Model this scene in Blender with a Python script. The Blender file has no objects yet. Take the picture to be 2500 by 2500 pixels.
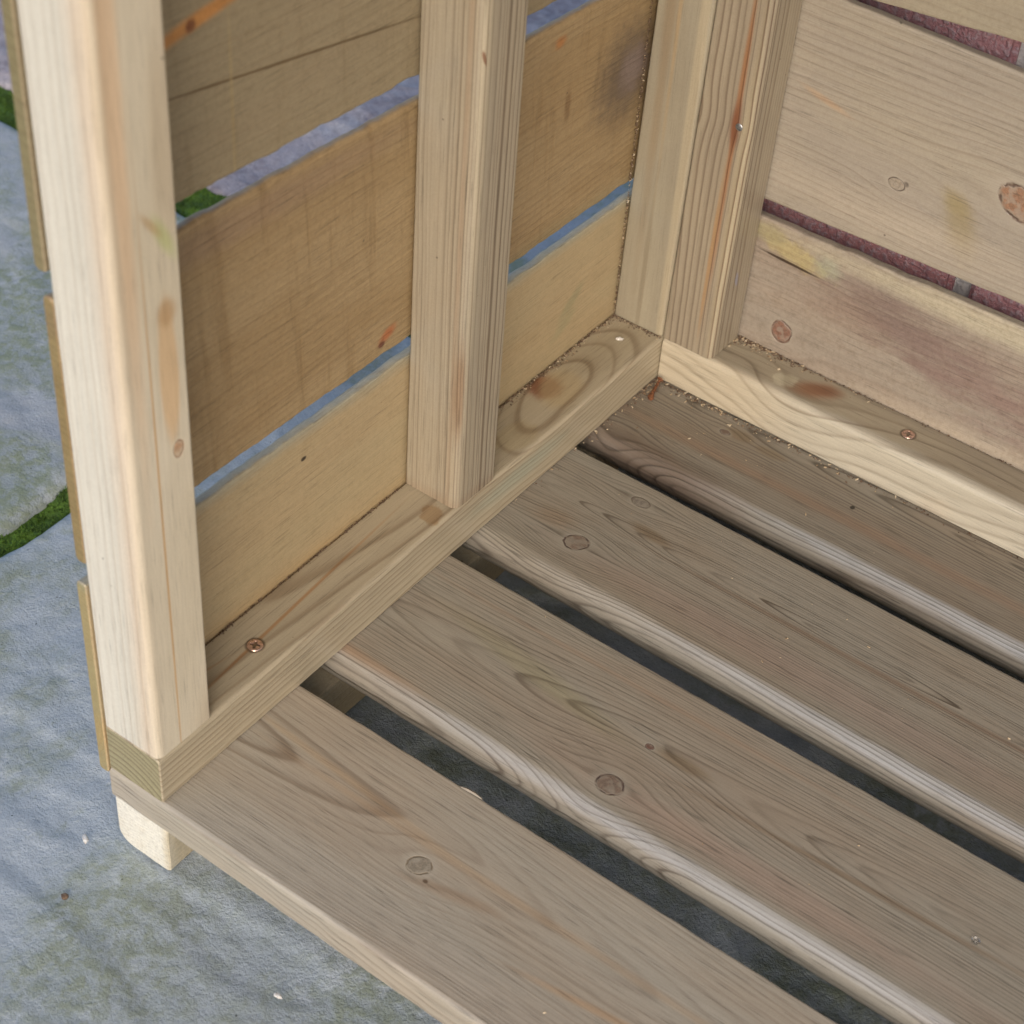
import bpy, bmesh, math, random
from mathutils import Vector, Matrix, noise as mn
S = bpy.context.scene
COL = S.collection
random.seed(7)
rad = math.radians

# ------------------------------------------------------------------ camera
cam_d = bpy.data.cameras.new('camera'); cam = bpy.data.objects.new('camera', cam_d); COL.objects.link(cam)
R0 = Vector((.80134, .59504, .06149)); R1 = Vector((.44048, -.51737, -.73369)); R2 = Vector((-.40477, .61502, -.67669))
M = Matrix.Identity(4)
for i in range(3):
    M[i][0] = R0[i]; M[i][1] = -R1[i]; M[i][2] = -R2[i]
M.translation = Vector((.42043, -.37283, .69534))
cam.matrix_world = M
cam_d.lens = 67.649; cam_d.sensor_width = 36; cam_d.clip_start = .02; cam_d.clip_end = 200
cam_d.dof.use_dof = True; cam_d.dof.focus_distance = .97; cam_d.dof.aperture_fstop = 14
S.camera = cam

# ------------------------------------------------------------------ sky, sun, exposure
SUN_EL, SUN_AZ = 30, 150         # degrees; azimuth clockwise from +Y
w_ = bpy.data.worlds.new('World'); S.world = w_; w_.use_nodes = True
wn = w_.node_tree.nodes; wl = w_.node_tree.links
sky = wn.new('ShaderNodeTexSky'); sky.sky_type = 'NISHITA'; sky.sun_disc = False
sky.sun_elevation = rad(SUN_EL); sky.sun_rotation = rad(SUN_AZ)
sky.air_density = 1.0; sky.dust_density = 2.6; sky.ozone_density = 1.0
wl.new(sky.outputs[0], wn['Background'].inputs[0]); wn['Background'].inputs[1].default_value = .15
sl = bpy.data.lights.new('sun', 'SUN'); so = bpy.data.objects.new('sun', sl); COL.objects.link(so)
sl.energy = .5; sl.angle = rad(32); sl.color = (1, .985, .96)
sd = Vector((math.sin(rad(SUN_AZ)) * math.cos(rad(SUN_EL)), math.cos(rad(SUN_AZ)) * math.cos(rad(SUN_EL)), math.sin(rad(SUN_EL))))
so.rotation_euler = sd.to_track_quat('Z', 'Y').to_euler()
S.view_settings.view_transform = 'Standard'; S.view_settings.look = 'None'
S.view_settings.exposure = 0.50; S.view_settings.gamma = 1

# ------------------------------------------------------------------ dimensions (metres)
W, H, YE, BD = .0333, .0293, .4061, .0313     # rail width, rail height, back frame plane, back rail depth
T = .0199                                      # floor board thickness
GZ = -.0517                                    # paving level

# ------------------------------------------------------------------ node helpers
class NG:
    def __init__(s, name):
        s.m = bpy.data.materials.new(name); s.m.use_nodes = True
        s.t = s.m.node_tree; s.n = s.t.nodes; s.l = s.t.links
        s.b = s.n['Principled BSDF']
        s.tc = s.n.new('ShaderNodeTexCoord'); s.P = s.tc.outputs['Object']
        sp = s.n.new('ShaderNodeSeparateXYZ'); s.l.new(s.P, sp.inputs[0]); s.x, s.y, s.z = sp.outputs
    def put(s, sock, v):
        if isinstance(v, bpy.types.NodeSocket): s.l.new(v, sock)
        elif isinstance(v, (tuple, list)) and len(v) == 3 and sock.type == 'RGBA': sock.default_value = (*v, 1)
        else: sock.default_value = v
    def m_(s, op, *a, clamp=False):
        n = s.n.new('ShaderNodeMath'); n.operation = op; n.use_clamp = clamp
        for i, v in enumerate(a): s.put(n.inputs[i], v)
        return n.outputs[0]
    def add(s, a, b): return s.m_('ADD', a, b)
    def sub(s, a, b): return s.m_('SUBTRACT', a, b)
    def mul(s, a, b): return s.m_('MULTIPLY', a, b)
    def vec(s, x, y, z):
        n = s.n.new('ShaderNodeCombineXYZ')
        for i, v in enumerate((x, y, z)): s.put(n.inputs[i], v)
        return n.outputs[0]
    def noise(s, v, scale=1, detail=2, rough=.5, off=0, dist=0):
        n = s.n.new('ShaderNodeTexNoise'); n.noise_dimensions = '4D'; s.put(n.inputs['Vector'], v); n.inputs['W'].default_value = off
        n.inputs['Scale'].default_value = scale; n.inputs['Detail'].default_value = detail; n.inputs['Roughness'].default_value = rough
        n.inputs['Distortion'].default_value = dist
        return n.outputs[0]
    def ss(s, v, a, b, lo=0., hi=1.):
        n = s.n.new('ShaderNodeMapRange'); n.interpolation_type = 'SMOOTHSTEP'; s.put(n.inputs[0], v)
        for i, q in enumerate((a, b, lo, hi)): n.inputs[i + 1].default_value = q
        return n.outputs[0]
    def lin(s, v, a, b, lo=0., hi=1.):
        n = s.n.new('ShaderNodeMapRange'); s.put(n.inputs[0], v)
        for i, q in enumerate((a, b, lo, hi)): n.inputs[i + 1].default_value = q
        return n.outputs[0]
    def mix(s, f, a, b, mode='MIX'):
        n = s.n.new('ShaderNodeMix'); n.data_type = 'RGBA'; n.blend_type = mode
        s.put(n.inputs[0], f); s.put(n.inputs[6], a); s.put(n.inputs[7], b)
        return n.outputs[2]
    def ramp(s, v, pts):
        n = s.n.new('ShaderNodeValToRGB'); s.put(n.inputs[0], v); e = n.color_ramp.elements
        while len(e) < len(pts): e.new(.5)
        for i, (p, c) in enumerate(pts): e[i].position = p; e[i].color = (*c, 1) if isinstance(c, tuple) else (c, c, c, 1)
        return n.outputs[0]
    def bump(s, h, dist, strength=1.):
        n = s.n.new('ShaderNodeBump'); n.inputs['Distance'].default_value = dist; n.inputs['Strength'].default_value = strength
        s.put(n.inputs['Height'], h); s.l.new(n.outputs[0], s.b.inputs['Normal'])
    def ellipse(s, cx, cy, rx, ry, rot=0, zr=None):
        """normalised distance to an ellipse in the plank's own plane (metres)"""
        dx = s.sub(s.x, cx); dy = s.sub(s.y, cy)
        if rot:
            c, k = math.cos(rad(rot)), math.sin(rad(rot))
            dx, dy = s.add(s.mul(dx, c), s.mul(dy, k)), s.sub(s.mul(dy, c), s.mul(dx, k))
        dx = s.m_('DIVIDE', dx, rx); dy = s.m_('DIVIDE', dy, ry)
        d = s.add(s.mul(dx, dx), s.mul(dy, dy))
        if zr:
            dz = s.m_('DIVIDE', s.sub(s.z, zr[0]), zr[1]); d = s.add(d, s.mul(dz, dz))
        return s.m_('SQRT', d)

def wood(name, base, late, sp=.0018, yc=.03, zc=-.05, tap=0., wy=.01, wz=.006, con=.6, seed=0., knots=(), blobs=(),
         tint=None, tint_amt=.5, fuzz=0., saw=0., rough=.36, bright=.14, warp=1., band=.5, endtint=(.76, .80, .66), spec=.5):
    """pine: growth rings as cylinders round a wandering pith, bent round knots.
       knots: (x, y, rx, ry, rot, core, rim, reach)   blobs: (x, y, rx, ry, rot, colour, strength, softness, ragged[, (z, rz)])"""
    g = NG(name); sd_ = seed * 7.13
    lowv = g.vec(g.mul(g.x, 4), g.mul(g.y, 9), g.mul(g.z, 9))
    n1 = g.noise(lowv, 1, 1, .5, sd_); n2 = g.noise(lowv, 1, 1, .5, sd_ + 31)
    n3 = g.noise(g.vec(g.mul(g.x, 22), g.mul(g.y, 60), g.mul(g.z, 60)), 1, 2, .5, sd_ + 57)
    yy = g.y; bulge = 0.
    for k in knots:
        kx, ky, rx, ry = k[:4]; reach = k[7] if len(k) > 7 else 1.; bf = k[8] if len(k) > 8 else .28
        dx = g.m_('DIVIDE', g.sub(g.x, kx), rx * 3.6 * reach); dy = g.sub(yy, ky); dyn = g.m_('DIVIDE', dy, ry * 2.6 * reach)
        e = g.m_('EXPONENT', g.mul(g.add(g.mul(dx, dx), g.mul(dyn, dyn)), -1.))
        yy = g.sub(yy, g.mul(g.mul(dy, e), .92))
        bulge = g.add(bulge, g.mul(e, ry * bf))
    yy = g.sub(g.sub(yy, yc), g.mul(g.sub(n1, .5), wy * 2))
    zz = g.sub(g.sub(g.sub(g.z, zc), g.mul(g.x, tap)), g.mul(g.sub(n2, .5), wz * 2))
    zz = g.add(zz, bulge)
    r = g.m_('SQRT', g.add(g.mul(yy, yy), g.mul(zz, zz)))
    r = g.add(r, g.mul(g.sub(n3, .5), .0006))
    ring = g.m_('DIVIDE', r, sp)
    rv = g.noise(g.vec(g.mul(ring, .33), 3.7, sd_), 1, 2, .6, sd_)
    ring = g.add(ring, g.mul(rv, 2.2 * warp))
    t = g.m_('FRACT', ring); idx = g.m_('FLOOR', ring)
    wn_ = g.n.new('ShaderNodeTexWhiteNoise'); wn_.noise_dimensions = '1D'; g.put(wn_.inputs['W'], g.add(idx, sd_))
    lw = g.ramp(t, [(0., .3), (.07, 0.), (.45, .06), (.70, .32), (.84, 1.), (.93, 1.), (1., .25)])
    bands = g.noise(g.vec(g.mul(ring, .11), 9.1, sd_ + 4), 1, 1, .5, sd_ + 8)
    st = g.mul(g.lin(wn_.outputs[0], 0, 1, .35, 1.), g.ss(bands, .38, .62, 1 - band, 1.))
    st = g.mul(st, con)
    # broken fibres along the grain
    fib = g.noise(g.vec(g.mul(g.x, 14), g.mul(g.y, 620), g.mul(g.z, 620)), 1, 3, .65, sd_ + 2)
    fib2 = g.noise(g.vec(g.mul(g.x, 50), g.mul(g.y, 1500), g.mul(g.z, 1500)), 1, 2, .6, sd_ + 3)
    blot = g.noise(g.vec(g.mul(g.x, 7), g.mul(g.y, 28), g.mul(g.z, 28)), 1, 3, .55, sd_ + 12)
    gran = g.noise(g.P, 1100, 2, .6, sd_ + 14)
    rag = g.noise(g.P, 160, 4, .65, sd_ + 20); rag2 = g.noise(g.vec(g.mul(g.x, 30), g.mul(g.y, 130), g.mul(g.z, 130)), 1, 4, .65, sd_ + 21)
    col = base
    if tint is not None: col = g.mix(g.mul(g.ss(blot, .36, .66), tint_amt), base, tint)
    for b in blobs:
        bx, by, rx, ry, rot, c, s_, soft, rg = b[:9]
        d = g.ellipse(bx, by, rx, ry, rot, b[9] if len(b) > 9 else None)
        d = g.add(d, g.mul(g.sub(rag if rg >= 0 else rag2, .5), abs(rg) * 2.6))
        col = g.mix(g.ss(d, 1 - soft, 1 + soft, s_, 0.), col, c)
    # end grain drinks the treatment and reads duller and greener
    nn = g.n.new('ShaderNodeSeparateXYZ'); g.l.new(g.tc.outputs['Normal'], nn.inputs[0])
    endm = g.ss(g.m_('ABSOLUTE', nn.outputs[0]), .7, .95)
    col = g.mix(endm, col, g.mix(1., col, endtint, 'MULTIPLY'))
    # growth rings darken whatever lies under them
    ratio = tuple(min(1., late[q] / base[q]) for q in range(3))
    col = g.mix(g.mul(lw, g.m_('MAXIMUM', st, g.mul(endm, con * .8))), col, g.mix(1., col, ratio, 'MULTIPLY'))
    v = g.add(g.add(1 - bright * 1.15, g.mul(fib, bright * 1.3)), g.mul(fib2, bright * 1.0))
    dash = g.noise(g.vec(g.mul(g.x, 45), g.mul(g.y, 1300), g.mul(g.z, 1300)), 1, 2, .55, sd_ + 6)
    v = g.sub(v, g.mul(g.ss(dash, .55, .72), bright * 1.3))
    v = g.add(v, g.mul(g.sub(gran, .5), .26)); v = g.add(v, g.mul(g.sub(blot, .5), .30))
    col = g.mix(1., col, g.vec(v, v, v), 'MULTIPLY')
    if saw:
        sn = g.noise(g.vec(g.add(g.mul(g.x, 120), g.mul(g.y, 6)), g.mul(g.y, 9), 0.), 1, 3, .6, sd_ + 40)
        sw = g.ss(sn, .52, .72)
        col = g.mix(g.mul(sw, saw), col, g.mix(1., col, (.62, .55, .45), 'MULTIPLY'))
    if fuzz:
        fz = g.noise(g.P, 420, 4, .7, sd_ + 41); fz2 = g.noise(g.vec(g.mul(g.x, 90), g.mul(g.y, 90), g.mul(g.z, 90)), 1, 4, .7, sd_ + 42)
        col = g.mix(fuzz, col, g.mix(1., col, g.ramp(fz, [(.3, (.66, .62, .56)), (.5, (1., 1., 1.)), (.72, (1.2, 1.18, 1.14))]), 'MULTIPLY'))
        col = g.mix(g.mul(g.ss(fz2, .5, .72), fuzz * .5), col, g.mix(1., col, (.74, .66, .54), 'MULTIPLY'))
    kh = 0.
    for k in knots:
        kx, ky, rx, ry, rot, core, rim = k[:7]
        if core is None: continue
        d0 = g.ellipse(kx, ky, rx, ry, rot); wobk = g.noise(g.P, 260, 1, .5, sd_ + kx * 900)
        d = g.add(d0, g.add(g.mul(g.sub(wobk, .5), .38), g.mul(g.sub(rag, .5), .16)))
        kn = g.noise(g.P, 1100, 3, .65, sd_ + 50)
        rr = g.m_('SINE', g.add(g.mul(d, 13), g.mul(rag2, 5)))
        cc = g.mix(g.ss(kn, .40, .62, 0., .75), core, tuple(q * .45 for q in core))
        cc = g.mix(g.lin(rr, -1, 1, 0., .40), cc, tuple(q * .55 for q in core))
        cc = g.mix(g.ss(wobk, .42, .62, 0., .55), cc, tuple(min(1, q * 1.0) for q in base))
        ck = g.noise(g.vec(g.mul(g.x, 150), g.mul(g.y, 500), 0.), 1, 2, .6, sd_ + 61)
        cc = g.mix(g.ss(ck, .62, .68, 0., .7), cc, tuple(q * .25 for q in core))
        col = g.mix(g.ss(d, 1.0, 1.8, .5, 0.), col, tuple(q * 1.10 for q in base))
        col = g.mix(g.ss(d, .78, 1.06, .85, 0.), col, cc)
        rm = g.mul(g.ss(d, .86, .98), g.ss(d, 1., 1.12, 1., 0.)); rm = g.mul(rm, g.ss(wobk, .34, .55, .15, 1.))
        col = g.mix(g.mul(rm, .9), col, rim)
        kh = g.add(kh, g.mul(rm, -1.2))
    # specks of dirt
    spk = g.noise(g.P, 300, 0, .5, sd_ + 77)
    col = g.mix(g.ss(spk, .855, .875, 0., .6), col, (.05, .035, .025))
    g.l.new(col, g.b.inputs['Base Color'])
    g.b.inputs['Roughness'].default_value = rough
    g.b.inputs['Specular IOR Level'].default_value = spec
    hgt = g.add(g.mul(fib, .5), g.add(g.mul(g.mul(lw, st), .5), g.mul(fib2, .35)))
    hgt = g.add(hgt, kh)
    if fuzz: hgt = g.add(hgt, g.mul(g.add(fz, fz2), 1.6 * fuzz))
    if saw: hgt = g.add(hgt, g.mul(sw, -1.2 * saw))
    g.bump(hgt, .00032 + .0003 * fuzz, .8)
    return g.m

# ------------------------------------------------------------------ mesh helpers
def link(name, me, mat, parent=None, smooth=None):
    o = bpy.data.objects.new(name, me); COL.objects.link(o)
    if mat: me.materials.append(mat)
    if parent: o.parent = parent
    if smooth is not None:
        for p in me.polygons: p.use_smooth = True
        me.set_sharp_from_angle(angle=rad(smooth))
    return o
def tag(o, label=None, cat=None, group=None, kind=None):
    if label: o['label'] = label
    if cat: o['category'] = cat
    if group: o['group'] = group
    if kind: o['kind'] = kind
    return o
def frame(o, ax, ay):
    ax = Vector(ax); ay = Vector(ay); az = ax.cross(ay); m = Matrix.Identity(4)
    for i in range(3): m[i][0] = ax[i]; m[i][1] = ay[i]; m[i][2] = az[i]
    m.translation = Vector(o); return m

def plank(name, L, ylo, yhi, th, mat, parent, mw, radii=(.001, .001, .001, .001), n=40, jit=.0, rough_edge=.0, shear=(0, 0), seed=0, endr=.0006, seg=5):
    """plank along local x, face at z=0, body below; ylo/yhi numbers or functions of x;
       radii: lo-top, hi-top, hi-bottom, lo-bottom arrises"""
    fl = ylo if callable(ylo) else (lambda x: ylo); fh = yhi if callable(yhi) else (lambda x: yhi)
    def prof(y0, y1, inset, x):
        pts = []
        for (cy, cz, sy, sz, rr, a0) in ((y0, 0, 1, -1, radii[0], 180), (y1, 0, -1, -1, radii[1], 90), (y1, -th, -1, 1, radii[2], 0), (y0, -th, 1, 1, radii[3], -90)):
            rr = max(rr, .0003); k = seg if rr > .0012 else 2
            c = (cy + sy * rr, cz + sz * rr)
            arc = []
            for i in range(k + 1):
                a = rad(a0 - 90 * i / k)
                arc.append((c[0] + (rr - inset) * math.cos(a), c[1] + (rr - inset) * math.sin(a)))
            # support vertices keep the wide faces flat when shaded smooth
            first, last = arc[0], arc[-1]; e = .0006
            if a0 == 180: pts += [(first[0], first[1] - e)] + arc + [(last[0] + e, last[1])]
            elif a0 == 90: pts += [(first[0] - e, first[1])] + arc + [(last[0], last[1] - e)]
            elif a0 == 0: pts += [(first[0], first[1] + e)] + arc + [(last[0] - e, last[1])]
            else: pts += [(first[0] + e, first[1])] + arc + [(last[0], last[1] + e)]
        return pts
    xs = [0., endr] + [L * i / n for i in range(1, n)] + [L - endr, L]
    vs, fs = [], []
    for i, x in enumerate(xs):
        y0, y1 = fl(x), fh(x)
        if rough_edge:
            y0 += rough_edge * mn.noise(Vector((x * 70, seed, 0))) + .4 * rough_edge * mn.noise(Vector((x * 260, seed, 5)))
            y1 += rough_edge * mn.noise(Vector((x * 70, seed, 9))) + .4 * rough_edge * mn.noise(Vector((x * 260, seed, 15)))
        inset = endr * .6 if i in (0, len(xs) - 1) else 0
        j = jit * mn.noise(Vector((x * 9, seed * 3.3, 2)))
        for (a, b) in prof(y0, y1, min(inset, .0002), x):
            if inset:
                cy, cz = (y0 + y1) / 2, -th / 2
                a = cy + (a - cy) * (1 - inset / max(.004, (y1 - y0) / 2)); b = cz + (b - cz) * (1 - inset / (th / 2))
            vs.append((x, a + shear[0] * x, b + j + shear[1] * x))
    m = len(vs) // len(xs)
    for i in range(len(xs) - 1):
        for k in range(m):
            a = i * m + k; b = i * m + (k + 1) % m
            fs.append((a, b, b + m, a + m))
    fs.append(tuple(range(m - 1, -1, -1))); fs.append(tuple((len(xs) - 1) * m + k for k in range(m)))
    me = bpy.data.meshes.new(name); me.from_pydata(vs, [], fs); me.update()
    bm = bmesh.new(); bm.from_mesh(me); bmesh.ops.recalc_face_normals(bm, faces=bm.faces); bm.to_mesh(me); bm.free()
    o = link(name, me, mat, parent, 40); o.matrix_world = mw
    return o

# ------------------------------------------------------------------ LOG STORE
store = bpy.data.objects.new('log_store', None); COL.objects.link(store)
tag(store, 'new timber log store corner with slatted floor, rails, corner posts and gapped board walls', 'log store')

G_FLOOR = (.36, .27, .19); G_LATE = (.15, .095, .055)
PINK = (.30, .20, .165); OLIVE = (.27, .225, .14); GREY = (.36, .31, .25)

# floor boards: local x along +X, y along +Y
knotpink = (.235, .165, .125); knotrim = (.06, .03, .028); knotgrey = (.22, .19, .16)
fb = [
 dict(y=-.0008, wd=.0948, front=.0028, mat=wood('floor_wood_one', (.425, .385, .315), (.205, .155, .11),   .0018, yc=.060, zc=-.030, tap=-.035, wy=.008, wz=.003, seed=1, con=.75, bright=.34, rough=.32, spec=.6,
      tint=(.375, .31, .235), tint_amt=.7, knots=[(.1446, .0477, .0058, .0048, 20, (.33, .285, .22), (.20, .15, .09), 1.5)],
      blobs=[(.19, .0590, .125, .0021, 0, (.43, .30, .18), .45, .7, -.35), (.083, .0655, .06, .0018, -4, (.44, .31, .18), .45, .7, -.2), (.1520, .0425, .0013, .0010, 0, (.03, .02, .02), .9, .3, 0),
             (.165, .0440, .02, .003, 12, (.33, .21, .12), .4, .6, -.3), (.25, .036, .035, .0018, 8, (.47, .29, .15), .5, .7, -.2), (.3, .012, .2, .012, 0, (.44, .38, .31), .3, .8, -.3)])),
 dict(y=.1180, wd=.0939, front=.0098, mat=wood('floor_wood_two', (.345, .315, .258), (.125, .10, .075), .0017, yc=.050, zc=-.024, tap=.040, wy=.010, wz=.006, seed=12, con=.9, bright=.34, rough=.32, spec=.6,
      tint=(.31, .255, .195), tint_amt=.8, knots=[(.1844, .0210, .0068, .0058, 0, knotpink, knotrim, 1.4), (.1860, .0520, .0022, .0018, 0, (.16, .05, .035), (.08, .03, .02), 1.)],
      blobs=[(.24, .0052, .19, .0030, 0, (.44, .44, .44), .55, .5, -.45), (.06, .0045, .03, .003, 0, (.38, .34, .29), .5, .6, -.5), (.02, .009, .05, .003, 0, (.45, .26, .14), .45, .8, -.2), (.205, .053, .014, .0035, 0, (.21, .15, .085), .6, .5, -.4), (.12, .055, .05, .006, -8, (.32, .29, .18), .55, .7, -.4),  # pale nosing streaks: partly lighter wood, partly sky sheen painted into the colour
             (.30, .045, .08, .0016, 2, (.22, .15, .09), .6, .6, -.4), (.16, .080, .14, .0015, 1, (.36, .24, .16), .3, .7, -.3), (.27, .020, .09, .007, 0, (.44, .30, .23), .45, .8, -.4)])),
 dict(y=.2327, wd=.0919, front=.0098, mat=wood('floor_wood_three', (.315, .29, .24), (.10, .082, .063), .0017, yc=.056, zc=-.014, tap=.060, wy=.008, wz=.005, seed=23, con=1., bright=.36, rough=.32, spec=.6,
      tint=(.28, .235, .18), tint_amt=.8, knots=[(.0780, .0295, .0070, .0056, 35, knotpink, knotrim, 1.25), (.0868, .0780, .0056, .0035, 0, knotgrey, (.10, .07, .05), 1.3)],
      blobs=[(.33, .0055, .20, .0029, 0, (.43, .44, .45), .6, .5, -.45), (.115, .0065, .030, .003, 2, (.40, .37, .32), .6, .5, -.6), (.045, .0075, .022, .003, 0, (.36, .33, .27), .5, .5, -.6), (.0580, .038, .012, .006, 10, (.30, .20, .12), .4, .7, -.3), (.105, .0600, .013, .0035, -6, (.18, .125, .07), .6, .5, -.3), (.26, .05, .14, .0016, 0, (.20, .13, .085), .55, .6, -.3),  # nosing blobs mix paler burnished wood with a painted cool highlight
             (.22, .025, .12, .009, 0, (.33, .245, .20), .5, .8, -.4)])),
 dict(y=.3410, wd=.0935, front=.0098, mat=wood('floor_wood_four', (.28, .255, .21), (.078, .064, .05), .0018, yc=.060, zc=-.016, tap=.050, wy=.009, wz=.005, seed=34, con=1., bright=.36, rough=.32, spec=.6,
      tint=(.23, .185, .137), tint_amt=.8, knots=[(.0905, .0500, .0032, .0022, 0, (.15, .09, .07), (.06, .03, .03), 1.2), (.045, .012, .004, .004, 0, None, None, 2.)],
      blobs=[(.32, .0055, .20, .0030, 0, (.42, .44, .46), .6, .5, -.45), (.115, .0060, .020, .003, 4, (.36, .34, .31), .5, .5, -.6), (.0985, .0530, .0090, .0042, 0, (.19, .135, .075), .6, .35, -.2), (.1200, .0510, .0100, .0034, 0, (.19, .135, .075), .55, .4, -.2), (.1778, .0414, .0013, .0016, 0, (.02, .015, .01), .95, .3, 0),  # cool pale nosing: part surface tone, part edge sheen put in as colour
             (.07, .004, .05, .012, 0, (.13, .08, .055), .6, .7, -.5), (.2, .030, .18, .004, 0, (.28, .18, .12), .5, .7, -.4)])),
]
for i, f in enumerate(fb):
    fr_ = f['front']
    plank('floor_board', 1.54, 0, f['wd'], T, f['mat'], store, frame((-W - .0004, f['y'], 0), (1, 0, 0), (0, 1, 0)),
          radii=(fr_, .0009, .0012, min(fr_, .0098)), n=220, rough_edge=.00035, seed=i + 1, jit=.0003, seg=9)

# bearer under the boards' left end (rounded corners, end grain to the front)
m_bearer = wood('bearer_wood', (.36, .30, .20), (.20, .15, .09), .0024, yc=.01, zc=-.09, seed=5, con=.25, fuzz=.6,
                endtint=(1.2, 1.2, 1.2), blobs=[(0, .016, .0045, .06, 0, (.66, .64, .57), 1., .5, .3), (.02, .0, .03, .004, 0, (.52, .45, .32), .8, .5, -.3), (.105, .028, .014, .006, 0, (.25, .10, .05), .8, .5, -.5), (.105, .029, .009, .0012, 0, (.03, .015, .01), .9, .4, -.3)])
plank('bearer', .50, 0, W, .0318, m_bearer, store, frame((.0002, .0006, -T - .0002), (0, 1, 0), (-1, 0, 0)), radii=(.0012, .0012, .0085, .0028), n=40, seed=8, rough_edge=.0003, seg=6)
m_bearer2 = wood('bearer_wood_far', (.42, .36, .25), (.25, .19, .11), .0024, seed=6, con=.3, fuzz=.5)
plank('bearer', .50, 0, W, .0318, m_bearer2, store, frame((1.49, .0006, -T - .0002), (0, 1, 0), (-1, 0, 0)), radii=(.0012, .0012, .004, .004), n=10, seed=9)

# side rail: x along +Y, y toward -X
m_srail = wood('side_rail_wood', (.45, .385, .275), (.19, .13, .075), .0034, yc=.030, zc=-.070, tap=.02, wy=.006, wz=.004, seed=41, con=1., bright=.24, warp=1.1, band=.8,
     tint=(.40, .335, .23), knots=[(.3300, .0200, .0110, .0090, 0, None, None, 1.0, 1.3), (.285, .012, .009, .008, 0, None, None, 1.0, .9), (.375, .018, .012, .008, 0, None, None, 1., .7)],
     blobs=[(.3260, .0250, .0100, .0090, 10, (.24, .085, .04), .95, .5, .35, (0, .012)), (.3240, .0250, .0050, .0050, 0, (.14, .05, .03), .6, .8, .5, (0, .01)), (.331, .018, .017, .0115, 20, (.47, .36, .20), .6, .3, -.2, (0, .008)), (.2044, .0085, .0075, .0055, 30, (.33, .21, .10), .7, .2, .6, (0, .006)),
            (.372, .020, .028, .012, -5, (.36, .30, .20), .55, .35, -.5, (0, .006)), (.282, .012, .014, .010, 0, (.44, .36, .22), .6, .2, -.6, (0, .006)),
            (.10, .0175, .075, .0009, 4, (.38, .20, .08), .75, .6, -.25, (0, .004)), (.0795, .0152, .0050, .0048, 0, (.13, .085, .05), .8, .12, .1, (0, .004)), (.03, .026, .03, .0008, -10, (.38, .20, .08), .6, .6, -.2, (0, .004)),
            (.27, .0, .035, .003, 0, (.36, .41, .33), .5, .7, -.4, (-.012, .006))])
srail = plank('side_rail', YE + BD, 0, W, H - .0005, m_srail, store, frame((0, 0, H), (0, 1, 0), (-1, 0, 0)), radii=(.0022, .001, .001, .0006), n=90, rough_edge=.0002, seed=11)
# back rail: x along +X
m_brail = wood('back_rail_wood', (.30, .255, .19), (.14, .105, .07), .0052, yc=.060, zc=.030, tap=.0, wy=.009, wz=.004, seed=52, con=.75, bright=.26, band=.5,
     tint=(.43, .37, .26), knots=[(.0850, .0120, .0120, .0080, 20, None, None, 1.2, 1.6), (.1800, .000, .012, .007, 0, None, None, 1.2, 1.4), (.0468, .000, .004, .004, 0, None, None, 1.3, 1.2)],
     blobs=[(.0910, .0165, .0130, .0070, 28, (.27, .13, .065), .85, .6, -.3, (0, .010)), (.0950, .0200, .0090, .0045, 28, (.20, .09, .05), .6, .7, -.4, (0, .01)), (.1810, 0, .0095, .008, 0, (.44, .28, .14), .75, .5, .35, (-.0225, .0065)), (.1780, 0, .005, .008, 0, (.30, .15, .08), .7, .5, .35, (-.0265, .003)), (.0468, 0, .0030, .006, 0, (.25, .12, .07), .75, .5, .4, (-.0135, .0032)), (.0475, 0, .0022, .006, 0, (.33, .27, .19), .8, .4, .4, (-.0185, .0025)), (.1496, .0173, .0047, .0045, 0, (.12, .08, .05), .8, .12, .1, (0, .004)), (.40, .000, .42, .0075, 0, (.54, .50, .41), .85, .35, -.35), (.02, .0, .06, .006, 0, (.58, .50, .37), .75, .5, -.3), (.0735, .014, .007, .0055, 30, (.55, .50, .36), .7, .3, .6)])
brail = plank('back_rail', 1.50, 0, BD, H - .0005, m_brail, store, frame((.0005, YE, H), (1, 0, 0), (0, 1, 0)), radii=(.0035, .001, .001, .001), n=160, rough_edge=.0003, seed=12)

# posts: x up, y toward -Y (front), z toward +X (inner face)
PH = .86
m_fp = wood('front_post_wood', (.60, .53, .405), (.38, .285, .18), .0042, yc=.004, zc=-.080, wy=.004, wz=.004, seed=61, con=.5, warp=.9, rough=.6, bright=.2, band=.3,
     tint=(.63, .57, .46), tint_amt=.6, knots=[(.1663, .0073, .0042, .0028, 0, (.52, .29, .16), (.36, .19, .11), 1.)],
     blobs=[(.2658, .0073, .010, .0028, 25, (.42, .48, .17), .6, .7, -.2, (0, .01)), (.2737, .0132, .007, .0016, 35, (.45, .29, .14), .6, .7, -.2, (0, .01)),
            (.205, .0095, .033, .0050, 0, (.62, .40, .20), .65, .25, -.12, (0, .02)), (.2330, .0085, .006, .0045, 0, (.45, .29, .15), .75, .5, -.2, (0, .01)),
            (.36, .0255, .16, .0042, 0, (.68, .46, .28), .6, .6, -.15, (0, .012)), (.12, .0190, .15, .0006, 0, (.50, .30, .13), .8, .6, -.12, (0, .004)),
            (.3790, .0331, .010, .006, 0, (.45, .28, .17), .6, .7, -.3, (-.029, .003)), (.25, .034, .4, .004, 0, (.66, .50, .38), .45, .7, -.1, (-.007, .006)),
            (.22, .035, .5, .008, 0, (.60, .585, .525), .85, .4, -.05, (-.024, .017))])
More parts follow.
